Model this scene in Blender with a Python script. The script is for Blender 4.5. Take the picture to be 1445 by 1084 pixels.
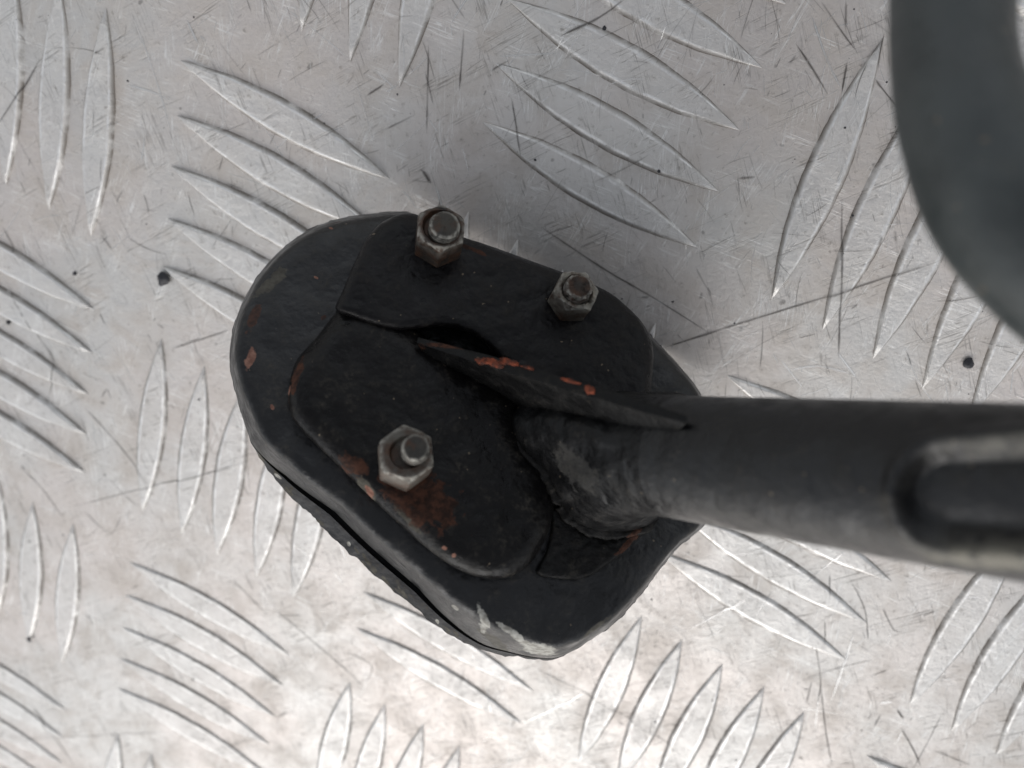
import bpy, math, random
import numpy as np
from mathutils import Vector, Matrix, noise as mnoise

random.seed(7); rng = np.random.default_rng(11)
for o in list(bpy.data.objects): bpy.data.objects.remove(o, do_unlink=True)
SC = bpy.context.scene
COL = SC.collection

# ------------------------------------------------------------------ camera
PW, PH, F = 1445.0, 1084.0, 1085.0
CX, CY = PW/2, PH/2
PITCH = 0.038
# where the lattice of the tread plate lies in front of the lens
HM = np.array([[367.090122, -9.59600813, 381.241647],
               [211.190108, 448.845090, 317.921326],
               [-6.39244779e-05, 0.141147191, 1.0]])
KI = np.array([[1/F, 0, -CX/F], [0, 1/F, -CY/F], [0, 0, 1]])
M_ = KI @ HM
M_ = M_ * (PITCH/np.linalg.norm(M_[:, 0]))
U_c, V_c, T_c = M_.T                          # lattice axes and origin, camera frame (x right, y down, z ahead)
dn = np.cross(U_c, V_c); dn /= np.linalg.norm(dn)
up_c = -dn
zc = np.dot(dn, T_c)/dn[2]
C0_c = np.array([0, 0, zc])                   # plate point in the middle of the view
ex = np.array([1., 0, 0]); ex -= up_c*np.dot(ex, up_c); ex /= np.linalg.norm(ex)
ey = np.cross(up_c, ex)
RW = np.stack([ex, ey, up_c])                 # camera frame -> world
def c2w(p): return (np.asarray(p) - C0_c) @ RW.T
def d2w(v): return np.asarray(v) @ RW.T
CAM = c2w([0, 0, 0.])
cam = bpy.data.cameras.new('camera'); co = bpy.data.objects.new('camera', cam); COL.objects.link(co)
xr, yd, zf = d2w([1, 0, 0]), d2w([0, 1, 0]), d2w([0, 0, 1])
co.matrix_world = Matrix(((xr[0], -yd[0], -zf[0], CAM[0]), (xr[1], -yd[1], -zf[1], CAM[1]),
                          (xr[2], -yd[2], -zf[2], CAM[2]), (0, 0, 0, 1)))
cam.sensor_width = 36; cam.sensor_fit = 'HORIZONTAL'; cam.lens = F/PW*36
cam.clip_start = 0.002; cam.clip_end = 50
cam.dof.use_dof = True; cam.dof.focus_distance = 0.080; cam.dof.aperture_fstop = 23
SC.camera = co

# ------------------------------------------------------------------ light
SUN_AZ = math.radians(188)      # compass angle of the sun seen from above, from +Y clockwise (below the view)
SUN_EL = math.radians(36)
world = bpy.data.worlds.new('World'); SC.world = world; world.use_nodes = True
wn = world.node_tree; bg = wn.nodes['Background']
sky = wn.nodes.new('ShaderNodeTexSky'); sky.sky_type = 'NISHITA'; sky.sun_disc = False
sky.sun_elevation = SUN_EL; sky.sun_rotation = SUN_AZ; sky.dust_density = 1.5; sky.air_density = 1.0; sky.ozone_density = 1
hs = wn.nodes.new('ShaderNodeHueSaturation'); hs.inputs['Saturation'].default_value = 0.22   # overcast, white-balanced
wn.links.new(sky.outputs[0], hs.inputs['Color']); wn.links.new(hs.outputs[0], bg.inputs['Color'])
bg.inputs['Strength'].default_value = 0.125
sd = bpy.data.lights.new('sun', 'SUN'); sd.energy = 0.72; sd.angle = math.radians(60); sd.color = (1, .965, .93)
so = bpy.data.objects.new('sun', sd); COL.objects.link(so)
sv = Vector((math.sin(SUN_AZ)*math.cos(SUN_EL), math.cos(SUN_AZ)*math.cos(SUN_EL), math.sin(SUN_EL)))
so.rotation_euler = sv.to_track_quat('Z', 'Y').to_euler()
so.location = sv*0.5
vs = SC.view_settings; vs.view_transform = 'Standard'; vs.look = 'None'; vs.exposure = 0.46; vs.gamma = 1; vs.use_curve_mapping = False

# ------------------------------------------------------------------ geometry helpers
def ray(px, py): return np.array([(px-CX)/F, (py-CY)/F, 1.0])
def proj(P):                                   # camera frame -> picture position
    P = np.asarray(P); return CX+F*P[..., 0]/P[..., 2], CY+F*P[..., 1]/P[..., 2]
def on_plane(px, py, p0, n):
    r = ray(px, py); return r*(np.dot(p0, n)/np.dot(r, n))
def on_plate(px, py, z=0.0):
    return c2w(on_plane(px, py, C0_c+up_c*z, up_c))
def catmull(pts, n, closed=True):
    P = np.asarray(pts, float); m = len(P); out = []
    segs = m if closed else m-1
    for t in np.linspace(0, segs, n, endpoint=not closed):
        i = min(int(t), segs-1); f = t-i
        g = (lambda k: P[k % m]) if closed else (lambda k: P[min(max(k, 0), m-1)])
        a, b, c, d = g(i-1), g(i), g(i+1), g(i+2)
        out.append(.5*((2*b)+(-a+c)*f+(2*a-5*b+4*c-d)*f*f+(-a+3*b-3*c+d)*f**3))
    return np.array(out)
def polar(pts, c, n):
    """closed outline -> n points at even angles about c"""
    P = catmull(pts, 1500)-np.array(c)
    a = np.arctan2(P[:, 1], P[:, 0]); r = np.hypot(P[:, 0], P[:, 1])
    o = np.argsort(a); a, r = a[o], r[o]
    th = np.linspace(-np.pi, np.pi, n, endpoint=False)
    rr = np.interp(th, a, r, period=2*np.pi)
    return np.array(c)+np.stack([rr*np.cos(th), rr*np.sin(th)], 1)
def nz(v, s, seed=0, oct=3):
    x = np.asarray(v)
    return np.array([mnoise.fractal(Vector((p[0]*s+seed*7.3, p[1]*s-seed*3.1, (p[2] if len(p) > 2 else 0)*s+seed)), 0.8, 2.0, oct) for p in x])
def mesh_obj(name, verts, faces, mat, parent=None, smooth=True, angle=40, attrs=None):
    me = bpy.data.meshes.new(name); me.from_pydata([tuple(v) for v in verts], [], [tuple(f) for f in faces])
    me.update()
    if attrs:
        for k, a in attrs.items():
            a = np.asarray(a, np.float32)
            if a.ndim == 1:
                at = me.attributes.new(k, 'FLOAT', 'POINT'); at.data.foreach_set('value', a)
            else:
                at = me.attributes.new(k, 'FLOAT_VECTOR', 'POINT'); at.data.foreach_set('vector', a.ravel())
    if smooth:
        me.polygons.foreach_set('use_smooth', np.ones(len(me.polygons), bool))
        me.set_sharp_from_angle(angle=math.radians(angle))
    me.materials.append(mat)
    o = bpy.data.objects.new(name, me); COL.objects.link(o)
    if parent: o.parent = parent
    return o
def loft(rings, cap0=True, cap1=True):
    n = len(rings[0]); V = np.concatenate(rings); Fc = []
    for k in range(len(rings)-1):
        a, b = k*n, (k+1)*n
        for i in range(n):
            j = (i+1) % n; Fc.append((a+i, a+j, b+j, b+i))
    if cap0: Fc.append(tuple(range(n-1, -1, -1)))
    if cap1: Fc.append(tuple(range((len(rings)-1)*n, len(rings)*n)))
    return V, Fc
def fix_normals(o):
    import bmesh
    bm = bmesh.new(); bm.from_mesh(o.data); bmesh.ops.recalc_face_normals(bm, faces=bm.faces); bm.to_mesh(o.data); bm.free()
    return o

# ------------------------------------------------------------------ material helpers
class NT:
    def __init__(s, name):
        s.m = bpy.data.materials.new(name); s.m.use_nodes = True; s.t = s.m.node_tree
        s.b = s.t.nodes['Principled BSDF']; s.out = s.t.nodes['Material Output']
    def n(s, ty, **kw):
        nd = s.t.nodes.new(ty)
        for k, v in kw.items(): setattr(nd, k, v)
        return nd
    def l(s, a, b): s.t.links.new(a, b)
    def sock(s, inp, v):
        if hasattr(v, 'is_output'): s.l(v, inp)
        elif isinstance(v, (tuple, list)) and len(v) == 3 and inp.type == 'RGBA': inp.default_value = (*v, 1)
        else: inp.default_value = v
    def co(s, kind='Object'): return s.n('ShaderNodeTexCoord').outputs[kind]
    def attr(s, name, out='Fac'): return s.n('ShaderNodeAttribute', attribute_name=name).outputs[out]
    def noise(s, v, scale, detail=4, rough=.55, dist=0.0, out=0):
        nd = s.n('ShaderNodeTexNoise'); s.l(v, nd.inputs['Vector']); nd.inputs['Scale'].default_value = scale
        nd.inputs['Detail'].default_value = detail; nd.inputs['Roughness'].default_value = rough; nd.inputs['Distortion'].default_value = dist
        return nd.outputs[out]
    def scale(s, v, sc, rot=(0, 0, 0)):
        nd = s.n('ShaderNodeMapping'); s.l(v, nd.inputs['Vector']); nd.inputs['Scale'].default_value = sc; nd.inputs['Rotation'].default_value = rot
        return nd.outputs[0]
    def math(s, op, a, b=None, clamp=False):
        nd = s.n('ShaderNodeMath', operation=op, use_clamp=clamp); s.sock(nd.inputs[0], a)
        if b is not None: s.sock(nd.inputs[1], b)
        return nd.outputs[0]
    def ramp(s, v, lo, hi, a=0.0, b=1.0):
        nd = s.n('ShaderNodeMapRange', interpolation_type='SMOOTHSTEP'); s.sock(nd.inputs[0], v)
        for k, x in zip((1, 2, 3, 4), (lo, hi, a, b)): s.sock(nd.inputs[k], x)
        return nd.outputs[0]
    def mix(s, f, a, b):
        nd = s.n('ShaderNodeMix', data_type='RGBA'); s.sock(nd.inputs[0], f); s.sock(nd.inputs[6], a); s.sock(nd.inputs[7], b)
        return nd.outputs[2]
    def fmix(s, f, a, b):
        nd = s.n('ShaderNodeMix', data_type='FLOAT'); s.sock(nd.inputs[0], f); s.sock(nd.inputs[2], a); s.sock(nd.inputs[3], b)
        return nd.outputs[0]
    def bump(s, h, strength, dist, nrm=None):
        nd = s.n('ShaderNodeBump'); s.l(h, nd.inputs['Height']); nd.inputs['Strength'].default_value = strength; nd.inputs['Distance'].default_value = dist
        if nrm is not None: s.l(nrm, nd.inputs['Normal'])
        return nd.outputs[0]
    def set(s, **kw):
        for k, v in kw.items(): s.sock(s.b.inputs[k.replace('_', ' ')], v)
        return s.m

def mat_plate(name, bar):
    t = NT(name); w = t.n('ShaderNodeNewGeometry').outputs['Position']
    big = t.noise(w, 38, 3, .5); mid = t.noise(w, 170, 5, .6, .6); fine = t.noise(w, 1400, 5, .65)
    warm = t.mix(t.ramp(big, .38, .62), (.625, .58, .545), (.60, .585, .56))
    col = t.mix(t.ramp(mid, .38, .78, 0, .8), warm, (.52, .475, .43))
    if bar: col = t.mix(.62, col, (.655, .645, .625))
    col = t.mix(t.ramp(fine, .57, .76, 0, .6), col, (.20, .18, .155))
    spots = t.noise(w, 520, 2, .4); col = t.mix(t.ramp(spots, .73, .78, 0, .5), col, (.12, .11, .10))
    # crossing hairlines left by years of dragging things over it
    hair = None; hd = None
    for q, (ang, sx, sy, sd_) in enumerate(((.35, 90, 2300, 1), (1.25, 70, 2000, 5), (2.05, 110, 2600, 9), (-.45, 60, 1700, 14), (1.62, 80, 2400, 21))):
        v = t.n('ShaderNodeMapping'); t.l(w, v.inputs['Vector']); v.inputs['Rotation'].default_value = (0, 0, ang); v.inputs['Location'].default_value = (sd_, sd_*.7, 0)
        nn = t.noise(t.scale(v.outputs[0], (sx, sy, 1)), 1, 2, .5)
        ln = t.ramp(t.math('ABSOLUTE', t.math('SUBTRACT', nn, .5)), .006, .022, 1, 0)
        ln = t.math('MULTIPLY', ln, t.ramp(t.noise(t.scale(v.outputs[0], (130, 260, 1)), 1, 3, .6), .50, .66))
        if q % 2: hd = ln if hd is None else t.math('MAXIMUM', hd, ln)
        else: hair = ln if hair is None else t.math('MAXIMUM', hair, ln)
    col = t.mix(t.math('MULTIPLY', hair, .6), col, (.86, .86, .84))
    col = t.mix(t.math('MULTIPLY', hd, .5), col, (.16, .145, .13))
    edge = t.attr('edge')
    if bar:
        rim = t.math('MULTIPLY', t.ramp(t.attr('rim'), .2, .9), t.ramp(t.noise(w, 600, 4, .6), .34, .58))
        col = t.mix(t.math('MULTIPLY', rim, .8), col, (.90, .89, .87))
    dirt = t.math('MULTIPLY', edge, t.ramp(t.noise(w, 330, 4, .6), .30, .56), True)
    col = t.mix(dirt, col, (.10, .075, .052))
    rgh = t.math('ADD', t.ramp(mid, .3, .7, .44, .62), t.ramp(fine, .3, .7, -.08, .08))
    if bar: rgh = t.fmix(rim, rgh, .30)
    rgh = t.fmix(dirt, rgh, .75)
    n1 = t.bump(t.math('SUBTRACT', hair, hd), .35, .00005); n2 = t.bump(fine, .5 if not bar else .7, .00012, n1); n3 = t.bump(mid, .16, .0005, n2)
    return t.set(Base_Color=col, Metallic=t.fmix(dirt, .64, .1), Roughness=rgh, Normal=n3)

def spots_mask(t, fp, spots, amt=.55, fq=900):
    """irregular patches at given places of the surface: (x, y, rx, ry, angle) in metres"""
    tot = None
    dis = t.noise(fp, fq, 4, .65)
    for (x, y, rx, ry, a) in spots:
        nd = t.n('ShaderNodeMapping', vector_type='TEXTURE'); t.l(fp, nd.inputs['Vector'])
        nd.inputs['Location'].default_value = (x, y, 0); nd.inputs['Rotation'].default_value = (0, 0, a); nd.inputs['Scale'].default_value = (rx, ry, 1)
        ln = t.n('ShaderNodeVectorMath', operation='LENGTH'); t.l(nd.outputs[0], ln.inputs[0])
        d = t.math('ADD', ln.outputs['Value'], t.math('MULTIPLY', t.math('SUBTRACT', dis, .5), amt*4))
        m = t.ramp(d, .8, 1.05, 1, 0)
        tot = m if tot is None else t.math('MAXIMUM', tot, m)
    return tot

def mat_paint(name, base=(.008, .008, .009), rust=(), pink=(), bare=(), dust=(), dull=(), rough=.42, wear_light_attr=False, lump=1.0, dustamt=.35, spec=.20):
    t = NT(name); w = t.n('ShaderNodeNewGeometry').outputs['Position']; fp = t.attr('fp', 'Vector')
    lo = t.noise(w, 120, 4, .6); mid = t.noise(w, 480, 5, .6); fine = t.noise(w, 2200, 4, .6)
    col = t.mix(t.ramp(lo, .35, .65), base, tuple(c*1.5 for c in base))
    dsty = t.math('MULTIPLY', t.ramp(mid, .45, .75), t.ramp(fine, .4, .7))
    col = t.mix(t.math('MULTIPLY', dsty, dustamt), col, (.09, .08, .065))
    spk = t.noise(w, 1900, 1, .3); col = t.mix(t.ramp(spk, .78, .80), col, (.13, .105, .075))
    rgh = t.math('ADD', t.ramp(mid, .3, .7, rough-.10, rough+.14), t.math('MULTIPLY', dsty, .2))
    for lst, c1, c2, f in ((dull, (.05, .045, .035), (.09, .083, .066), .9), (dust, (.035, .034, .032), (.06, .057, .05), .6), (rust, (.022, .010, .0065), (.07, .028, .016), .95), (pink, (.15, .065, .045), (.27, .14, .10), 1.0), (bare, (.20, .19, .165), (.42, .41, .37), 1.0)):
        if not lst: continue
        m = spots_mask(t, fp, lst)
        cc = t.mix(t.ramp(t.noise(w, 1500, 4, .6), .35, .65), c1, c2)
        col = t.mix(t.math('MULTIPLY', m, f), col, cc); rgh = t.fmix(m, rgh, .7)
    if wear_light_attr:
        m = t.math('MULTIPLY', t.attr('wear_light'), t.ramp(t.noise(w, 700, 4, .6), .32, .52))
        col = t.mix(m, col, (.16, .15, .12)); rgh = t.fmix(m, rgh, .6)  # pale tone: worn slot rim and the light painted along it
    n1 = t.bump(lo, .40*lump, .0012); n2 = t.bump(mid, .42*lump, .0004, n1); n3 = t.bump(fine, .38*lump, .00012, n2)
    t.b.inputs['Specular IOR Level'].default_value = spec
    return t.set(Base_Color=col, Roughness=rgh, Normal=n3)

def mat_steel(name, c1, c2, rustamt):
    t = NT(name); w = t.n('ShaderNodeNewGeometry').outputs['Position']
    a = t.noise(w, 420, 5, .65); b = t.noise(w, 1500, 5, .65); c = t.noise(w, 800, 3, .6)
    col = t.mix(t.ramp(a, .35, .65), c1, c2)
    col = t.mix(t.ramp(c, .62-rustamt*.3, .72, 0, .9), col, (.075, .038, .022))
    col = t.mix(t.ramp(b, .58, .7, 0, .6), col, (.02, .018, .016))
    ed = t.attr('edge'); col = t.mix(t.math('MULTIPLY', ed, t.ramp(b, .35, .6)), col, (.33, .32, .285))
    nn = t.bump(b, .5, .0002, t.bump(a, .4, .0005))
    return t.set(Base_Color=col, Metallic=.35, Roughness=t.ramp(a, .3, .7, .45, .7), Normal=nn)

# ------------------------------------------------------------------ things
def empty(name, label, cat, loc=(0, 0, 0)):
    o = bpy.data.objects.new(name, None); COL.objects.link(o); o.location = loc; o.empty_display_size = .01
    o['label'] = label; o['category'] = cat
    return o

# ================================================================== TREAD PLATE
uw, vw, ow = d2w(U_c), d2w(V_c), c2w(T_c)
uw[2] = vw[2] = ow[2] = 0
BL, BWD, BH = .3815, .060, .00052
MP, MB_ = mat_plate('worn_aluminium', False), mat_plate('worn_aluminium_bar', True)
n_ = 2
fl = mesh_obj('floor', [(-1.2, -1.2, 0), (1.2, -1.2, 0), (1.2, 1.2, 0), (-1.2, 1.2, 0)], [(0, 1, 2, 3)], MP)
fl['kind'] = 'structure'; fl['label'] = 'scratched aluminium tread plate with raised lens shaped bars in groups of five'
def bar_prof(x, y, L, W):
    """height of a raised bar at local x along it and y across it"""
    w = W*np.clip(1-(np.abs(x)/L)**2.0, 0, 1)
    t = np.clip(np.abs(y)/np.maximum(w, 1e-9), 0, 1)
    hmax = np.minimum(BH, 1.15*w)
    s = np.clip((1-t)*w/np.minimum(.00050, np.maximum(w*.45, 1e-6)), 0, 1)
    return np.where(np.abs(x) >= L, 0, hmax*(s*s*(3-2*s))*(.985-.03*t*t)), t
def bar_mesh(L, W, seed):
    nx, ny = 60, 19
    xs = -np.cos(np.linspace(0, np.pi, nx))*L*.9995
    ts = np.array([-1, -.93, -.86, -.78, -.7, -.62, -.54, -.42, -.22, 0, .22, .42, .54, .62, .7, .78, .86, .93, 1])
    V, E, RM = [], [], []
    for x in xs:
        w = W*max(1-(abs(x)/L)**2, .004)
        jl = 1+.05*mnoise.noise(Vector((x*420, seed*3.7, 1)))+.035*mnoise.noise(Vector((x*1700, seed, 9)))
        jr = 1+.05*mnoise.noise(Vector((x*420, seed*5.1, 4)))+.035*mnoise.noise(Vector((x*1700, seed, 2)))
        for t in ts:
            y = t*w
            h, _ = bar_prof(np.array(x), np.array(y), L, W)
            y2 = y*(jl if t < 0 else jr)
            h = float(h) + .00005*mnoise.noise(Vector((x*600, y*600, seed)))*(1-abs(t))
            h += -.00006 if abs(t) == 1 else 0.00002
            V.append((x, y2, h)); E.append(max(0, (abs(t)-.74)/.26)); RM.append(max(0, 1-abs(abs(t)-.70)/.14))
    Fc = [(i*ny+j, (i+1)*ny+j, (i+1)*ny+j+1, i*ny+j+1) for i in range(nx-1) for j in range(ny-1)]
    return V, Fc, E, RM
def lat(i, j): return ow+uw*i+vw*j
ul, vl = np.linalg.norm(uw), np.linalg.norm(vw)
protoH = [bar_mesh(BL*ul, BWD*vl, s) for s in (1, 2, 3)]
protoV = [bar_mesh(BL*vl, BWD*ul, s) for s in (4, 5, 6)]
def mk(name, pr):
    me = bpy.data.meshes.new(name); me.from_pydata(pr[0], [], pr[1]); me.update()
    at = me.attributes.new('edge', 'FLOAT', 'POINT'); at.data.foreach_set('value', np.asarray(pr[2], np.float32)); at = me.attributes.new('rim', 'FLOAT', 'POINT'); at.data.foreach_set('value', np.asarray(pr[3], np.float32))
    me.polygons.foreach_set('use_smooth', np.ones(len(me.polygons), bool)); me.materials.append(MB_)
    return me
meH = [mk('tread_bar_h', p) for p in protoH]; meV = [mk('tread_bar_v', p) for p in protoV]
WEAR_Z = {(0, 0): 1.15, (-1, 1): 1.1, (0, 2): .5, (-1, 3): .5, (1, 1): .5, (2, 0): .6, (1, -1): .7, (1, 2): .6, (0, 1): .7, (-1, 2): .7, (2, 1): .7}   # how far each group is worn down
BARS = []; farV, farF, farE = [], [], []
for i in range(-7, 9):
    for j in range(-7, 7):
        H = (i+j) % 2 == 0
        for k in range(-2, 3):
            if H: c = lat(i+k*.0018, j+k*.1729); ax = uw/ul; L, W = BL*ul, BWD*vl
            else: c = lat(i+k*.1721, j+k*.0022); ax = vw/vl; L, W = BL*vl, BWD*ul
            c = c+np.array([rng.normal()*.00008, rng.normal()*.00008, 0])
            ang = math.atan2(ax[1], ax[0])+rng.normal()*.006
            flip = rng.random() < .5
            pc = RW.T @ c + C0_c; x, y = proj(pc)
            q = int(rng.integers(3))
            if pc[2] > .02 and -280 < x < PW+280 and -280 < y < PH+280:
                o = bpy.data.objects.new('tread_bar', (meH if H else meV)[q]); COL.objects.link(o); o.parent = fl
                o.location = c; o.rotation_euler = (0, 0, ang+(math.pi if flip else 0))
                o.scale = (1+rng.normal()*.008, 1+rng.normal()*.03, (1+rng.normal()*.06)*WEAR_Z.get((i, j), .85))
                BARS.append((c[0], c[1], ang, L, W))
            else:
                ca, sa = math.cos(ang), math.sin(ang)
                b0 = len(farV)
                pr = (protoH if H else protoV)[q]; nx, ny = 60, 19
                V = pr[0]; sel = [a*ny+b for a in range(0, 60, 1) if a % 6 == 0 or a == 59 for b in (0, 5, 9, 13, 18)]
                na = len(sel)//5
                for s_ in sel:
                    v = V[s_]; farV.append((c[0]+ca*v[0]-sa*v[1], c[1]+sa*v[0]+ca*v[1], v[2])); farE.append(pr[2][s_])
                farF += [(b0+a*5+b, b0+(a+1)*5+b, b0+(a+1)*5+b+1, b0+a*5+b+1) for a in range(na-1) for b in range(4)]
ob = mesh_obj('tread_bars', farV, farF, MB_, fl, attrs={'edge': farE}); ob['kind'] = 'stuff'
BA = np.array(BARS)
def plate_h(x, y):
    dx, dy = x-BA[:, 0], y-BA[:, 1]; ca, sa = np.cos(BA[:, 2]), np.sin(BA[:, 2])
    lx, ly = dx*ca+dy*sa, -dx*sa+dy*ca
    h, _ = bar_prof(lx, ly, BA[:, 3], BA[:, 4])
    return float(h.max())

# scratches: hair-thin marks that follow the plate and its bars
def mat_scratch(name, c, met, rough):
    t = NT(name); t.set(Base_Color=c, Metallic=met, Roughness=rough)
    tr = t.n('ShaderNodeBsdfTransparent'); mx = t.n('ShaderNodeMixShader')
    t.l(t.attr('a'), mx.inputs[0]); t.l(tr.outputs[0], mx.inputs[1]); t.l(t.b.outputs[0], mx.inputs[2]); t.l(mx.outputs[0], t.out.inputs['Surface'])
    return t.m
SCR = {'dark': ([], [], []), 'light': ([], [], [])}
def scratch(P, width, alpha, kind, dash=False):
    V, Fc, A = SCR[kind]
    P = np.asarray(P); seg = np.linalg.norm(np.diff(P, axis=0), axis=1); s = np.concatenate([[0], np.cumsum(seg)])
    n = max(5, int(s[-1]/.0006)); u = np.linspace(0, s[-1], n)
    Q = np.stack([np.interp(u, s, P[:, 0]), np.interp(u, s, P[:, 1])], 1)
    Tn = np.gradient(Q, axis=0); Tn /= np.linalg.norm(Tn, axis=1)[:, None]+1e-12; N = np.stack([-Tn[:, 1], Tn[:, 0]], 1)
    sd_ = rng.random()*100; b = len(V)
    for k in range(n):
        f = k/(n-1); e = min(1, 6*f, 6*(1-f))
        w = width*(.45+.55*e)*(1+.5*mnoise.noise(Vector((u[k]*700, sd_, 0))))
        al = alpha*e*(.75+.6*mnoise.noise(Vector((u[k]*260, sd_, 5))))
        if dash and mnoise.noise(Vector((u[k]*190, sd_, 8))) < -.05: al *= .12
        for q, m in ((-1, 0), (0, 1), (1, 0)):
            p = Q[k]+N[k]*w*q
            V.append((p[0], p[1], plate_h(p[0], p[1])+.00006)); A.append(max(0, al)*m)
    Fc += [(b+3*k+m, b+3*k+3+m, b+3*k+4+m, b+3*k+1+m) for k in range(n-1) for m in (0, 1)]
DARK = [((108, 714), (213, 686), (285, 670), (365, 645)), ((240, 493), (290, 477), (326, 465)), ((940, 489), (1000, 470), (1130, 430), (1210, 405), (1345, 360)),
        ((789, 53), (840, 28), (888, -4)), ((516, 136), (544, 118)), ((1157, 0), (1190, 48), (1211, 76)), ((1122, 60), (1150, 103), (1170, 137)),
        ((1194, 0), (1193, 42)), ((1232, 109), (1255, 138), (1272, 159)), ((1188, 274), (1187, 370), (1183, 512)), ((0, 314), (20, 350), (41, 403)),
        ((4, 389), (50, 468), (77, 514), (66, 570)), ((116, 571), (165, 625), (213, 685)), ((0, 1044), (91, 1040), (249, 1032)), ((41, 989), (70, 1030), (108, 1084)),
        ((753, 313), (850, 378), (930, 425), (1018, 481)), ((935, 491), (1020, 465)), ((0, 178), (25, 140), (58, 82)), ((142, 332), (153, 345), (160, 356)),
        ((1196, 85), (1187, 135)), ((1171, 808), (1170, 842)), ((1164, 873), (1164, 905)), ((1198, 815), (1220, 860), (1225, 908)), ((1146, 960), (1137, 995)),
        ((1158, 965), (1165, 1030), (1175, 1084)), ((1270, 1025), (1290, 1060), (1300, 1084)), ((1314, 1057), (1370, 1080)), ((1150, 905), (1158, 965), (1150, 1000)),
        ((382, 855), (430, 895), (488, 945), (520, 975)), ((740, 928), (770, 950), (840, 985), (930, 1040), (990, 1084)), ((380, 870), (330, 820)),
        ((1245, 857), (1262, 890), (1275, 890)), ((1040, 252), (1068, 250)), ((785, 326), (812, 317)), ((600, 100), (612, 150)), ((655, 40), (648, 130)), ((605, 60), (602, 190)),
        ((118, 720), (155, 752), (172, 725)), ((30, 660), (60, 690), (95, 740)), ((490, 920), (525, 940), (515, 965)), ((1300, 870), (1320, 862)), ((1265, 1000), (1275, 1015))]
LIGHT = [((191, 28), (220, 110), (244, 194)), ((177, 119), (215, 130), (244, 144)), ((1111, 523), (1135, 518), (1160, 517), (1203, 528)), ((1295, 438), (1311, 480)),
         ((1171, 994), (1190, 940), (1206, 889)), ((760, 1013), (795, 995), (827, 975)), ((966, 891), (1010, 868), (1055, 841)), ((1145, 20), (1165, 80), (1188, 128)),
         ((652, 205), (662, 245)), ((615, 262), (628, 305)), ((205, 190), (200, 230)), ((1210, 535), (1180, 495)), ((1135, 550), (1100, 505)), ((700, 80), (790, 75)),
         ((545, 130), (562, 120)), ((530, 100), (560, 127)), ((740, 1020), (800, 990)), ((1430, 520), (1425, 560)), ((1155, 980), (1150, 1030)), ((1260, 990), (1240, 992))]
for L_ in DARK:
    P = [on_plate(*p)[:2] for p in L_]
    scratch(catmull(P, 40, False) if len(P) > 2 else P, .00011+.00007*rng.random(), .62+.3*rng.random(), 'dark')
scratch([on_plate(*p)[:2] for p in ((621, 136), (670, 112), (721, 84))], .00019, .8, 'dark', True)
scratch([on_plate(*p)[:2] for p in ((523, 192), (560, 175), (590, 160))], .00018, .7, 'dark', True)
for L_ in LIGHT:
    P = [on_plate(*p)[:2] for p in L_]
    scratch(catmull(P, 40, False) if len(P) > 2 else P, .00012+.0001*rng.random(), .65+.3*rng.random(), 'light')
for k in range(2600):
    px, py = rng.uniform(-120, PW+120), rng.uniform(-120, PH+120)
    p = on_plate(px, py)[:2]
    th = rng.choice([rng.normal(-1.2, .25), rng.normal(1.35, .3), rng.uniform(0, 3.14), rng.normal(.45, .2)])
    ln = .0006+rng.exponential(.0022); bend = rng.normal()*.035
    d = np.array([math.cos(th), math.sin(th)]); e = np.array([-d[1], d[0]])
    P = [p+d*ln*s+e*bend*ln*(1-4*s*s) for s in np.linspace(-.5, .5, 7)]
    kind = 'dark' if rng.random() < .5 else 'light'
    scratch(P, .00004+rng.exponential(.00003), rng.uniform(.15, .8), kind)
for kind, m in (('dark', mat_scratch('scratch_dirt', (.06, .052, .045), 0, .7)), ('light', mat_scratch('scratch_bright', (.9, .9, .88), .9, .35))):
    V, Fc, A = SCR[kind]
    o = mesh_obj('scratches', V, Fc, m, fl, attrs={'a': A}); o['kind'] = 'stuff'

# ================================================================== THE STAND
# foot frame (camera frame): nf points out of the top of the foot
al = math.radians(20.5)
nf = np.array([math.sin(al)*.54, -math.sin(al)*.84, -math.cos(al)]); nf /= np.linalg.norm(nf)
FXc = np.array([1., 0, 0]); FXc -= nf*np.dot(FXc, nf); FXc /= np.linalg.norm(FXc); FYc = np.cross(nf, FXc)
SIL = [(582, 301), (520, 302), (470, 311), (430, 328), (395, 354), (365, 388), (341, 430), (328, 470), (324, 510), (333, 556), (350, 612), (368, 648), (400, 690),
       (450, 738), (500, 786), (560, 837), (620, 886), (672, 915), (720, 926), (760, 931), (790, 928), (830, 905), (870, 877), (905, 838), (938, 795), (962, 768), (992, 742), (1015, 690),
       (1015, 620), (988, 555), (960, 518), (930, 486), (895, 452), (850, 428), (790, 405), (720, 372), (650, 335)]
CEN = (655, 625)
def fplane(h): return F0+nf*h
def fpt(px, py, h): return on_plane(px, py, fplane(h), nf)
NB = 360
S = polar(SIL, CEN, NB)
TH = np.linspace(-np.pi, np.pi, NB, endpoint=False)        # picture angles: 0 right, +90 deg down
def bump1(th, c, w): 
    d = np.abs((th-c+np.pi) % (2*np.pi)-np.pi); return np.clip(1-(d/w)**2, 0, 1)**1.2
inA = np.interp(TH, np.radians([-180, -120, 62, 74, 85, 95, 110, 150, 168, 176, 180]), [0, 0, 0, 4, 9, 16, 25, 27, 15, 4, 0])       # groove below the band
inB = np.interp(TH, np.radians([-180, -165, -150, -90, -20, 30, 60, 74, 90, 115, 150, 170, 180]), [18, 9, 5, 4, 3, 4, 8, 22, 40, 43, 42, 30, 18]) # upper edge of the band
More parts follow.
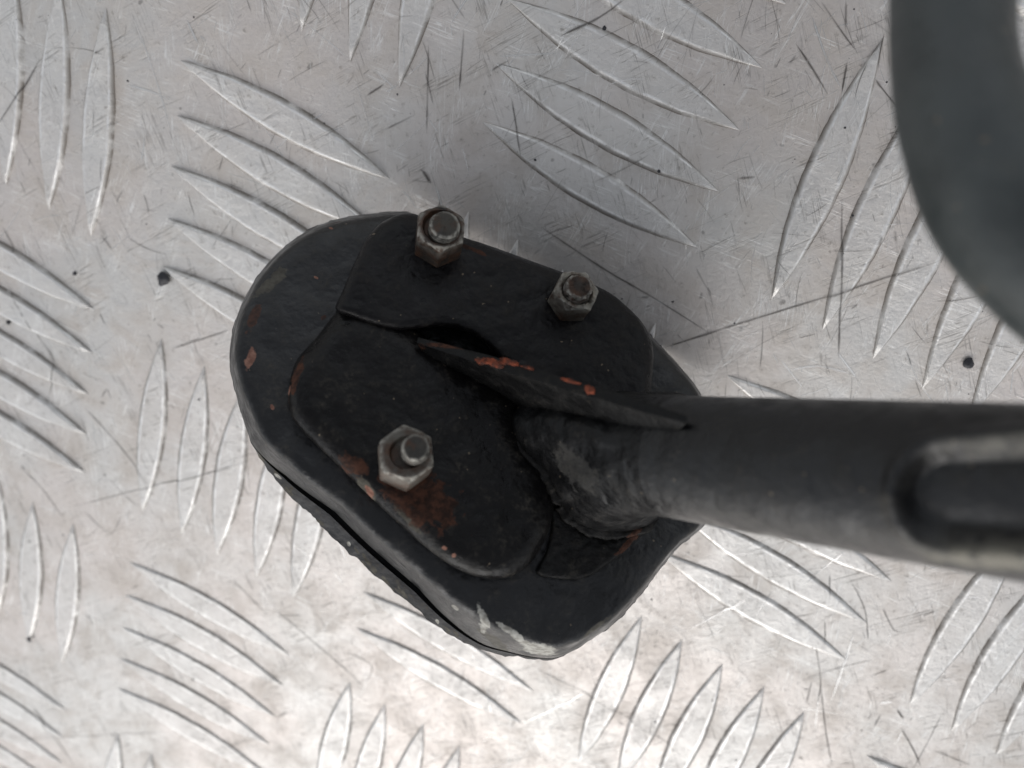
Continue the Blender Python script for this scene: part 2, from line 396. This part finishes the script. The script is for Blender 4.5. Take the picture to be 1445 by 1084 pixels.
def inset(A, d):
    v = A-np.array(CEN); r = np.linalg.norm(v, axis=1, keepdims=True)
    nrm = np.gradient(A, axis=0); nrm = np.stack([nrm[:, 1], -nrm[:, 0]], 1); nrm /= np.linalg.norm(nrm, axis=1, keepdims=True)
    nrm *= np.sign((nrm*v).sum(1, keepdims=True))
    return A-nrm*np.asarray(d)[:, None]
hs_ = dict(bot=-.0085, gro=-.0062, top=0.0)
# distance of the foot from the lens: its lowest corner touches the bars
lo_, hi_ = .05, .2
for _ in range(50):
    dm = (lo_+hi_)/2; F0 = ray(*CEN)*dm
    zmin = min(np.dot(fpt(x, y, hs_['bot'])-C0_c, up_c) for x, y in S[::6])
    if zmin > BH: lo_ = dm
    else: hi_ = dm
F0 = ray(*CEN)*lo_
print('foot distance', lo_, 'foot tilt to plate', math.degrees(math.acos(np.dot(nf, up_c))))
def fp_of(Pc):
    d = np.asarray(Pc)-F0; return np.stack([d@FXc, d@FYc, d@nf], -1)
def fspot(px, py, rx, ry, a=0, h=0.0):
    p = fp_of(fpt(px, py, h)); s = lo_/F
    return (p[0], p[1], rx*s, ry*s, -math.radians(a))
ROOT = c2w(fpt(*CEN, -.0085))
STAND = empty('side_stand', 'black metal stand leg with bolted triangular foot, lying across the tread plate', 'stand', ROOT)
def part(name, Pc, Fc, mat, parent=None, extra=None, **kw):
    """Pc in camera frame"""
    V = c2w(Pc)-ROOT
    at = {'fp': fp_of(Pc)}
    if extra: at.update(extra)
    return fix_normals(mesh_obj(name, V, Fc, mat, parent or STAND, attrs=at, **kw))
def lump(Pc, amp, s, seed, w=None):
    q = fp_of(Pc); d = nz(q, s, seed)*amp
    if w is not None: d = d*w
    return Pc+nf*d[:, None]

# --- rubber sole (lower layer, rough worn edge) and foot body
def ringF(A, h): 
    h = np.broadcast_to(np.asarray(h, float), (len(A),))
    return np.array([fpt(x, y, q) for (x, y), q in zip(A, h)])
m_sole = mat_paint('sole_rubber', (.030, .030, .031), rough=.6, dustamt=.9, lump=1.8, bare=[fspot(393, 673, 7.8, 1.8, 36, -.0072), fspot(352, 592, 4.9, 2.4, 44, -.0072), fspot(617, 877, 4.2, 1.9, 52, -.0072), fspot(492, 768, 3.5, 2.0, 47, -.0072)], dull=[fspot(406, 692, 6.8, 2.0, 53, -.0072), fspot(571, 838, 9.4, 1.6, 54, -.0072), fspot(632, 894, 4.7, 2.3, 44, -.0072), fspot(527, 806, 6.1, 1.4, 47, -.0072), fspot(516, 789, 10.4, 2.2, 55, -.0072), fspot(544, 819, 10.7, 2.3, 46, -.0072), fspot(562, 834, 7.6, 1.3, 36, -.0072), fspot(631, 888, 9.4, 1.5, 38, -.0072), fspot(412, 690, 3.4, 1.8, 36, -.0072), fspot(566, 835, 10.8, 1.7, 55, -.0072), fspot(409, 697, 3.3, 1.2, 43, -.0072), fspot(518, 804, 9.9, 1.4, 54, -.0072), fspot(644, 895, 7.2, 1.9, 47, -.0072), fspot(503, 777, 7.1, 1.5, 49, -.0072), fspot(390, 668, 7.2, 1.7, 35, -.0072), fspot(452, 737, 7.9, 1.8, 36, -.0072), fspot(529, 804, 5.8, 2.0, 50, -.0072), fspot(344, 592, 10.7, 1.3, 44, -.0072), fspot(513, 794, 5.5, 1.5, 47, -.0072), fspot(410, 693, 3.2, 1.8, 50, -.0072), fspot(411, 696, 4.9, 1.2, 44, -.0072), fspot(554, 833, 5.7, 2.2, 44, -.0072), fspot(372, 640, 8, 34, 38, -.007)])
jag = np.array([mnoise.fractal(Vector((x*.06, y*.06, 3)), .7, 2, 4) for x, y in S])*2.6
Sj = inset(S, jag)
SA = inset(S, inA)
rs = [ringF(inset(S, np.full(NB, 30.)), hs_['bot']), ringF(inset(Sj, np.full(NB, 4.)), hs_['bot']), ringF(Sj, hs_['bot']+.0006), ringF(inset(S*.4+Sj*.6, inA*.35), hs_['bot']+.0014),
      ringF(inset(S, inA*.70), hs_['gro']-.0003), ringF(inset(S, inA*.76), hs_['gro']-.0005), ringF(inset(S, inA*.80), hs_['gro']-.0034), ringF(inset(S, inA+12), hs_['gro']-.0034)]
V, Fc = loft(rs); part('rubber_sole', V, Fc, m_sole, angle=50)
m_body = mat_paint('foot_paint', (.0056, .0058, .0064), rough=.38, dustamt=.4, spec=.46,
    rust=[fspot(358, 448, 7, 24, 15), fspot(456, 448, 5, 3, -50), fspot(470, 306, 16, 3, -10), fspot(880, 745, 20, 5, -40)],
    pink=[fspot(353, 506, 6, 15, 14), fspot(468, 322, 5, 3, 30), fspot(446, 391, 4, 2, 30), fspot(384, 575, 2.5, 5, -30)],
    dull=[fspot(383, 398, 10, 32, 38), fspot(845, 884, 26, 4, -36), fspot(700, 905, 30, 4, 32, -.003)], bare=[fspot(683, 873, 5, 20, -25), fspot(728, 896, 4, 32, -58), fspot(768, 917, 28, 7, 12), fspot(640, 858, 5, 1.6, 40, -.003)])
S0 = inset(S, inB)
tops = []
hub = np.array(CEN)
rr = [ringF(inset(S, inA+9), hs_['gro']-.0036), ringF(inset(S, inA+2.0), hs_['gro']+.0001), ringF(SA, hs_['gro']+.0005)]
for f in (.2, .4, .6, .8): rr.append(ringF(inset(S, inA+(inB-inA)*f*.97), hs_['gro']+.0005+(0-hs_['gro']-.0013)*f))
rr.append(ringF(inset(S, inB*.98+.5), -.0006)); rr.append(ringF(inset(S, inB+3), -.00022)); rr.append(ringF(inset(S, inB+9), 0))
base_in = inset(S, inB+9)
for f in np.linspace(.94, .02, 34): rr.append(ringF(hub+(base_in-hub)*f, 0))
V, Fc = loft(rr); nr = len(V)
w = np.ones(nr); w[:NB*3] = 0
w[NB*3:NB*8] = .25
V = lump(V, .00028, 95, 2, w); V = lump(V, .00007, 420, 5, w)
part('foot_body', V, Fc, m_body, angle=65)

# --- flange plates bolted on the foot
def slab(name, outline, cen, h0, h1, bev, mat, n=300, amp=.00016, seed=1, bow=None):
    A = polar(outline, cen, n); sc = F/lo_
    hub = np.array(cen)
    def ins(d):
        v = A-hub; nrm = np.gradient(A, axis=0); nrm = np.stack([nrm[:, 1], -nrm[:, 0]], 1); nrm /= np.linalg.norm(nrm, axis=1, keepdims=True)+1e-9
        nrm *= np.sign((nrm*v).sum(1, keepdims=True)); 
        # smooth the directions so tight corners do not fold
        for _ in range(6): nrm = (nrm+np.roll(nrm, 1, 0)+np.roll(nrm, -1, 0))/3
        return A-nrm*d
    rr = [ringF(A, h0)]
    for a in np.linspace(0, np.pi/2, 6):
        rr.append(ringF(ins(bev*sc*(1-math.cos(a))), h1-bev*(1-math.sin(a))))
    B = ins(bev*sc)
    for f in np.linspace(.95, .02, 30): rr.append(ringF(hub+(B-hub)*f, h1))
    V, Fc = loft(rr); w = np.ones(len(V)); w[:n] = 0
    V = lump(V, amp, 120, seed, w); V = lump(V, amp*.35, 480, seed+3, w)
    if bow is not None:
        V = V+nf*(bow(fp_of(V))*w)[:, None]
    return part(name, V, Fc, mat, angle=60)
P1 = [(530, 432), (498, 428), (474, 442), (446, 477), (419, 508), (408, 545), (409, 580), (424, 606), (470, 650), (540, 718), (598, 770), (645, 803), (688, 817), (722, 813), (748, 795), (766, 768), (779, 732),
      (781, 695), (771, 660), (748, 632), (735, 600), (735, 560), (690, 532), (628, 494), (592, 470), (562, 446)]
m_p1 = mat_paint('flange_paint', (.0048, .0044, .0044), rough=.34, dustamt=.5,
    rust=[fspot(600, 705, 50, 34, 42, .003), fspot(500, 656, 22, 12, 40, .003), fspot(418, 535, 6, 30, 12, .002), fspot(560, 690, 30, 20, 35, .003)],
    dull=[fspot(517, 690, 20, 7, 50, .002), fspot(575, 735, 26, 4, 45, .002)], pink=[fspot(521, 694, 8, 3, 50, .002), fspot(626, 775, 3.4, 2.4, 30, .002), fspot(639, 785, 2.6, 2.2, 0, .002), fspot(408, 548, 2, 8, 8, .002)])
slab('flange_plate', P1, (600, 640), .0, .0032, .0021, m_p1, seed=3)
P2 = [(474, 437), (484, 410), (503, 365), (522, 330), (548, 309), (585, 303), (640, 330), (700, 350), (760, 372), (815, 392), (858, 412), (888, 436), (910, 461), (921, 492), (920, 530), (912, 575), (870, 590),
      (790, 560), (735, 530), (712, 512), (694, 494), (668, 473), (632, 462), (598, 463), (568, 467), (534, 460), (500, 449)]
m_p2 = mat_paint('flange_paint_upper', (.0046, .0042, .0046), rough=.36, dustamt=.25, rust=[fspot(665, 343, 26, 4, 20, .005), fspot(800, 545, 26, 5, 14, .005)])
p2 = slab('flange_plate', P2, (705, 440), .0, .0040, .0010, m_p2, seed=8)

# --- leg: tube that rises from the foot towards the right
ldir = np.array([.764, .0046, -1.0]); ldir /= np.linalg.norm(ldir)
A0 = fpt(830, 632, .003)
d960 = A0[2]*937/1067
RL = 88*d960/F*.985
lx = np.cross(ldir, [0, 1, 0]); lx /= np.linalg.norm(lx); ly = np.cross(ldir, lx)
def at_depth(d): return A0+ldir*((d-A0[2])/ldir[2])
s960 = np.dot(at_depth(d960)-A0, ldir)
def sdf_caps(x, y, a, b, r0, r1):
    ax_, ay_ = a; bx, by = b; dx, dy = bx-ax_, by-ay_; t = np.clip(((x-ax_)*dx+(y-ay_)*dy)/(dx*dx+dy*dy), 0, 1)
    return np.hypot(x-ax_-t*dx, y-ay_-t*dy)-(r0+(r1-r0)*t)
NT_, NS = 220, 420
s_end = np.dot(at_depth(A0[2]*937/2300)-A0, ldir)
ss = np.concatenate([np.linspace(s960*.86, s_end*.82, NS-60), np.linspace(s_end*.82, s_end, 61)[1:]])
th = np.linspace(0, 2*np.pi, NT_, endpoint=False)
V, wear_light = [], []
for s in ss:
    c = A0+ldir*s
    P = c+RL*(np.cos(th)[:, None]*lx+np.sin(th)[:, None]*ly)
    out = (P-c)/RL
    x, y = proj(P)
    facing = (out@(-c/np.linalg.norm(c))) > .1
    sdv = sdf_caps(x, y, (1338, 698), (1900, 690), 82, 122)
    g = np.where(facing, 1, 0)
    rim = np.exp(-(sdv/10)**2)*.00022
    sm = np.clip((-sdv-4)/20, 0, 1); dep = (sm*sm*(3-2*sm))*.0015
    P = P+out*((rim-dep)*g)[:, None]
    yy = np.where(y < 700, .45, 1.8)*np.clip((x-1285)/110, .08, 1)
    wv = (np.where(y < 700, np.exp(-((sdv+12)/7)**2), np.exp(-((sdv-4)/11)**2))*yy)*g  # bare metal rim, with light on upper wall and lower lip painted in
    V.append(P); wear_light.append(np.clip(wv*1.25, 0, 1))
V, Fc = loft(V, True, True); wear_light = np.concatenate(wear_light)
m_leg = mat_paint('leg_paint', (.0040, .0042, .0047), rough=.38, dustamt=.3, spec=.48, wear_light_attr=True, lump=.8)
part('leg', V, Fc, m_leg, extra={'wear_light': wear_light}, angle=70)

# --- flared foot of the leg, welded to the flange
FOOT = [(985, 590), (965, 556), (900, 556), (830, 556), (770, 560), (732, 574), (722, 602), (738, 636), (766, 664), (784, 698), (800, 728), (832, 748), (870, 752), (905, 746), (935, 728), (975, 690)]
NF = 200
fo = polar(FOOT, (855, 672), NF)
tf = np.arctan2(fo[:, 1]-672, fo[:, 0]-855)
rf = ringF(fo, np.where(fo[:, 0] < 790, .0026, .0010))
c1 = A0+ldir*s960*1.0
# leg circle points matched to the footprint by picture angle
cth = np.linspace(0, 2*np.pi, 1440, endpoint=False)
CP = c1+RL*1.004*(np.cos(cth)[:, None]*lx+np.sin(cth)[:, None]*ly)
cxx, cyy = proj(CP); c0x, c0y = proj(c1[None])
ca_ = np.arctan2(cyy-c0y, cxx-c0x)
idx = [int(np.argmin(np.abs((ca_-a+np.pi) % (2*np.pi)-np.pi))) for a in tf]
P0 = CP[idx]
rr = []
for f in np.linspace(0, 1, 40):
    h00, h10, h01, h11 = 2*f**3-3*f*f+1, f**3-2*f*f+f, -2*f**3+3*f*f, f**3-f*f
    T0 = -ldir*.015
    outd = rf-(A0-ldir*.0)[None]; outd -= (outd@nf)[:, None]*nf; 
    T1 = outd*.12-nf*.0075
    Q = h00*P0+h10*T0+h01*rf+h11*T1
    for _ in range(int(60*f*(1-f))): Q = (Q*2+np.roll(Q, 1, 0)+np.roll(Q, -1, 0))/4
    rr.append(Q)
rr.append(rf-nf*.0022)
V, Fc = loft(rr, True, True)
wv = np.concatenate([np.full(NF, min(1, k/8)) for k in range(41)])
V = V+(nz(fp_of(V), 160, 4)*.0007*wv)[:, None]*nf+(nz(fp_of(V), 520, 6)*.00022*wv)[:, None]*nf
m_root = mat_paint('root_paint', (.0046, .0046, .0048), rough=.42, dustamt=.35, lump=1.0, spec=.30, dust=[fspot(798, 672, 9, 34, -35, .004)], rust=[fspot(885, 765, 26, 6, -40, .002)])
part('weld_collar', V, Fc, m_root, angle=80)

LOBE = [(757, 808), (788, 817), (830, 814), (872, 786), (905, 755), (928, 732), (930, 690), (860, 645), (790, 660), (770, 700), (778, 740), (770, 778)]
m_lobe = mat_paint('flange_grime', (.0042, .0040, .0038), rough=.46, dustamt=.4, lump=1.6, rust=[fspot(890, 765, 26, 4, -40, .001)])
slab('flange_plate', LOBE, (840, 735), -.0002, .0007, .0005, m_lobe, seed=14, amp=.0003)
# lumpy weld run round the collar
bd = []
sel = [k for k in range(NF) if not (fo[k, 0] > 930 or fo[k, 1] < 600)]
sel.sort(key=lambda k: (tf[k]-math.radians(30)) % (2*math.pi))
for q, k in enumerate(sel):
    kn, kp = sel[min(q+1, len(sel)-1)], sel[max(q-1, 0)]
    tn = rf[kn]-rf[kp]; tn /= np.linalg.norm(tn)+1e-12; sd2 = np.cross(tn, nf)
    e = min(1, q/6, (len(sel)-1-q)/6); rad_ = (.00040+.00022*mnoise.fractal(Vector((q*.12, 3, 0)), .8, 2, 3))*max(e, .1)
    a = np.linspace(0, 2*np.pi, 14, endpoint=False)
    bd.append(rf[k]+nf*.0001+rad_*(np.cos(a)[:, None]*sd2*1.5+np.sin(a)[:, None]*nf*.9))
V, Fc = loft(bd)
V = V+(nz(fp_of(V), 900, 31)*.00022)[:, None]*nf
m_weld = mat_paint('weld_paint', (.005, .0045, .004), rough=.55, dustamt=.6, lump=1.6, rust=[fspot(885, 765, 26, 5, -40, .002)])
part('weld_bead', V, Fc, m_weld, angle=80)

# --- rib: upright gusset between flange and leg
def leg_pt(px, py, r=1.0):
    """nearest point of the tube seen at a picture position"""
    d = ray(px, py); d /= np.linalg.norm(d)
    m = -A0; dd = d-ldir*np.dot(d, ldir); mm = m-ldir*np.dot(m, ldir)
    a, b, c = dd@dd, 2*dd@mm, mm@mm-(RL*r)**2; D_ = b*b-4*a*c
    t = (-b-math.sqrt(max(D_, 0)))/(2*a); return d*t
topF = catmull([fpt(588, 484, .0042), fpt(640, 497, .0060), fpt(700, 518, .0085), leg_pt(968, 598, 1.10)], 40, False)
botF = catmull([fpt(600, 500, .0030), fpt(690, 546, .0030), fpt(735, 572, .0034), leg_pt(955, 610, .97)], 40, False)
leg_end = leg_pt(968, 598, 1.1)
t0 = fpt(588, 484, .0040); t1 = leg_end
topF = np.array([t0+(t1-t0)*f for f in np.linspace(0, 1, 40)]); topF += nf*(np.sin(np.linspace(0, np.pi, 40))*-.0004)[:, None]
up2 = fpt(700, 480, .004)-fpt(690, 520, .004); up2 /= np.linalg.norm(up2)
TK = .0008
tb = topF+up2*TK*np.interp(np.linspace(0, 1, 40), [0, .3, .8, 1], [.7, 1.25, 1.2, .8])[:, None]
bb = botF+up2*TK*1.1
nn_ = np.cumsum(np.zeros(40))
rr = []
for k in range(40):
    mid_ = (topF[k]+tb[k])/2+nf*.00015
    rr.append(np.array([botF[k]-nf*.0006, botF[k]*.66+topF[k]*.34, botF[k]*.33+topF[k]*.67, topF[k]*.94+botF[k]*.06, topF[k], mid_, tb[k], bb[k]*.1+tb[k]*.9, bb[k]-nf*.0006]))
V, Fc = loft(rr, True, True)
V = V+(nz(fp_of(V), 400, 12)*.00012)[:, None]*nf
m_rib = mat_paint('rib_paint', (.0042, .0042, .0042), rough=.48, dustamt=.25, lump=1.2, 
                  rust=[fspot(640, 490, 46, 4, 14, .006), fspot(770, 528, 40, 4, 14, .008), fspot(860, 556, 50, 4, 14, .010)])
rib = part('rib', V, Fc, m_rib, angle=50)
# flaking orange rust on the rib's upper edge
t = NT('orange_rust'); w_ = t.n('ShaderNodeNewGeometry').outputs['Position']
t.set(Base_Color=t.mix(t.ramp(t.noise(w_, 1500, 4, .6), .35, .65), (.05, .016, .009), (.27, .058, .022)), Roughness=.85, Normal=t.bump(t.noise(w_, 2500, 4), .6, .0003))
def flake(c, dirx, diry, nrm, rx, ry, th_, seed, mat, parent, name):
    n = 28; V = []; 
    for lv, (sc, hh) in enumerate(((1, -.3), (1, .35), (.72, 1.0), (.3, 1.15))):
        for k in range(n):
            a = 2*math.pi*k/n; r = sc*(1+.45*mnoise.fractal(Vector((math.cos(a)*1.6+seed, math.sin(a)*1.6, seed)), .8, 2, 3))
            V.append(c+dirx*rx*r*math.cos(a)+diry*ry*r*math.sin(a)+nrm*th_*hh*(1+.4*mnoise.noise(Vector((a*2, lv, seed)))))
    V = np.array(V); Vr = [V[i*n:(i+1)*n] for i in range(4)]
    Vv, Ff = loft(Vr); return part(name, Vv, Ff, mat, parent, angle=60)
rd = (t1-t0)/np.linalg.norm(t1-t0)
for f, rx, ry, off, sd_ in ((.335, .0014, .00035, .45, 3), (.30, .0008, .00025, .2, 5), (.715, .0005, .0004, .55, 9), (.39, .0011, .0003, .9, 12), (.62, .0009, .00018, .8, 17), (.47, .0007, .00015, .9, 21)):
    k = int(f*39); flake(topF[k]*(1-off)+tb[k]*off, rd, up2, nf, rx, ry, .00022, sd_, t.m, rib, 'rust_flake')

# --- nuts with bolt ends
M_N1 = mat_steel('nut_dark', (.018, .015, .013), (.040, .032, .026), .9)
M_N2 = mat_steel('nut_crusted', (.10, .085, .07), (.27, .255, .215), .7)
M_N3 = mat_steel('nut_grey', (.055, .047, .039), (.15, .142, .122), 1.0)
M_B = mat_steel('bolt_dark', (.030, .028, .025), (.06, .055, .046), .5)
def nut(px, py, rpx, a0, h0, hn, mat, bpx, brpx, bh, bmat, seed, crust=0.0):
    """px, py: centre of the nut's outer face; a0: picture angle of one corner; h0: what it sits on; hn: nut height; bh: bolt end above the nut"""
    ht = h0+hn; c = fpt(px, py, ht); k = c[2]/F
    v0 = fpt(px+rpx*math.cos(math.radians(a0)), py+rpx*math.sin(math.radians(a0)), ht)-c
    R = rpx*k; e1 = v0/np.linalg.norm(v0); e2 = np.cross(nf, e1)
    seg = 96; ang = np.linspace(0, 2*np.pi, seg, endpoint=False)
    hexr = R*math.cos(math.pi/6)/np.cos((ang+1e-9) % (math.pi/3)-math.pi/6)
    hr = np.minimum(hexr, R*.985)
    ring = lambda r, h: c+np.cos(ang)[:, None]*e1*np.reshape(r, (-1, 1))+np.sin(ang)[:, None]*e2*np.reshape(r, (-1, 1))+nf*np.reshape(h, (-1, 1))*np.ones((seg, 1))
    Rin = R*math.cos(math.pi/6)
    drop = lambda r: -np.maximum(0, (r-Rin*.93))*.75
    br = brpx*k
    rows = [(hr, -hn-.0004*np.ones(seg), 0), (hr, -hn*.6*np.ones(seg), 0), (hr, np.minimum(drop(hr)-.00025, -.0002), .3), (hr*.985, drop(hr), 1), (np.minimum(hexr, Rin*.95), 0*ang, .55),
            (np.full(seg, Rin*.85), 0*ang, 0), (np.full(seg, br*1.22), 0*ang, 0), (np.full(seg, br*1.05), -.0006+0*ang, 0)]
    rr = [ring(r, h) for r, h, _ in rows]; ed = np.concatenate([np.full(seg, e) for _, _, e in rows])
    V, Fc = loft(rr, True, True)
    nv = nz(fp_of(V), 900, seed, 4); V = V+nf*(nv*.00016*(1+crust*2))[:, None]
    cen_dir = V-c; cen_dir -= (cen_dir@nf)[:, None]*nf
    V = V+cen_dir*(nz(fp_of(V), 600, seed+1)*.03*(1+crust))[:, None]
    no = part('nut', V, Fc, mat, extra={'edge': ed}, angle=32)
    # bolt end
    bc = fpt(bpx[0], bpx[1], ht+bh); be = bc-nf*bh
    off = (be-c); off -= nf*np.dot(off, nf)
    rows = [(br, -.0012, 0), *(((br*(1.0 if z_ % 2 else .90)), bh*(.05+.70*z_/8), .5*(z_ % 2)) for z_ in range(1, 9)), (br*.97, bh*.80, .5), (br*.97, bh*.86, 1), (br*.86, bh*1.0, .8), (br*.74, bh*1.0, 0), (br*.45, bh*.985, 0), (br*.08, bh*.98, 0)]
    rr = [ring(np.full(seg, r), np.full(seg, h))+off for r, h, _ in rows]; ed = np.concatenate([np.full(seg, e) for _, _, e in rows])
    V, Fc = loft(rr, True, True)
    V = V+nf*(nz(fp_of(V), 1000, seed+5, 4)*.00013*(1+crust*3))[:, None]
    part('bolt_end', V, Fc, bmat, no, extra={'edge': ed}, angle=45)
    return no
n1 = nut(623, 320, 38, 32, .0040, .0036, M_N1, (628, 317), 22, .0009, M_B, 1)
n2 = nut(815, 409, 34, 0, .0040, .0030, M_N2, (818, 404), 19.5, .0011, M_N1, 4, .8)
n3 = nut(574, 639, 43, 24, .0032, .0048, M_N3, (587, 631), 20, .0017, M_B, 7)

# --- curved arm close to the lens, joined to the leg outside the picture
m_arm = mat_paint('arm_paint', (.034, .039, .039), rough=.36, dustamt=.3, lump=.6, spec=.4)
path = [(1348, -420, .064, 80), (1340, -200, .058, 80), (1342, -40, .0535, 79), (1345, 90, .0515, 80), (1367, 185, .0500, 88), (1412, 285, .0485, 97), (1485, 368, .047, 102), (1600, 455, .046, 112), (1760, 590, .045, 124)]
path = [(x, y, d*.82, r) for x, y, d, r in path]
pts = catmull([ray(x, y)*d for x, y, d, r in path], 120, False)
rad = np.interp(np.linspace(0, len(path)-1, 120), range(len(path)), [r*d/F for x, y, d, r in path])
rr = []
for k in range(120):
    tn = pts[min(k+1, 119)]-pts[max(k-1, 0)]; tn /= np.linalg.norm(tn); a = np.cross(tn, [0, 0, 1.]); a /= np.linalg.norm(a); b = np.cross(tn, a)
    e = min(1, math.sqrt(max(0, 1-(1-min(k/5, 1))**2))+.05)
    q = np.linspace(0, 2*np.pi, 48, endpoint=False)
    rr.append(pts[k]+rad[k]*e*(np.cos(q)[:, None]*a+np.sin(q)[:, None]*b))
V, Fc = loft(rr)
part('curved_arm', V, Fc, m_arm, angle=70)

# ================================================================== grit
t = NT('black_grit'); w_ = t.n('ShaderNodeNewGeometry').outputs['Position']
t.set(Base_Color=t.mix(t.noise(w_, 2500), (.008, .008, .012), (.03, .03, .035)), Roughness=.55)
def crumb(px, py, rpx, label, seed, flat=.6):
    p = on_plate(px, py); z = plate_h(p[0], p[1]); r = rpx*.000103
    V, Fc = [], []; nu, nv = 16, 10
    for i in range(nv+1):
        ph = math.pi*i/nv
        for j in range(nu):
            a = 2*math.pi*j/nu; d = Vector((math.sin(ph)*math.cos(a), math.sin(ph)*math.sin(a), math.cos(ph)))
            q = 1+.38*mnoise.noise(d*1.1+Vector((seed*3.3, 0, seed)))+.2*mnoise.noise(d*3+Vector((seed, 5, 0)))
            V.append((d.x*r*q, d.y*r*q, (d.z*flat*q+flat*.8)*r))
    for i in range(nv):
        for j in range(nu):
            k = (j+1) % nu; Fc.append((i*nu+j, i*nu+k, (i+1)*nu+k, (i+1)*nu+j))
    o = mesh_obj('grit_crumb', V, Fc, t.m, angle=35); o.location = (p[0], p[1], z)
    o['label'] = label; o['category'] = 'grit'; o['group'] = 'black grit crumbs on the plate'
crumb(233, 393, 8.6, 'largest black crumb of grit, lying on the plate left of the foot', 1)
crumb(1366, 512, 5.6, 'oblong black crumb of grit beneath the curved arm at the right edge', 2)
crumb(13, 455, 3.2, 'tiny dark crumb of grit by the left edge of the plate', 3)
crumb(106, 386, 2.5, 'tiny dark crumb of grit between the leftmost bars and the biggest crumb', 4)
crumb(853, 40, 2.2, 'tiny dark crumb of grit on a tread bar near the top edge', 5)
crumb(44, 900, 4.5, 'flat dark crumb of grit at a bar tip in the lower left corner', 7, .35)
V, Fc = [], []
for k in range(130):
    p = on_plate(rng.uniform(-60, PW+60), rng.uniform(-60, PH+60)); z = plate_h(p[0], p[1]); r = .00004+rng.exponential(.00005); b = len(V)
    r = min(r, .0003); a0 = rng.random()*6
    for q in range(5): V.append((p[0]+r*math.cos(a0+q*1.257)*(.7+.6*rng.random()), p[1]+r*math.sin(a0+q*1.257)*(.7+.6*rng.random()), z))
    V.append((p[0], p[1], z+r*.8)); Fc += [(b+q, b+(q+1) % 5, b+5) for q in range(5)]
o = mesh_obj('grit', V, Fc, t.m, None); o['kind'] = 'stuff'; o['label'] = 'scattered specks of dark grit on the aluminium plate'
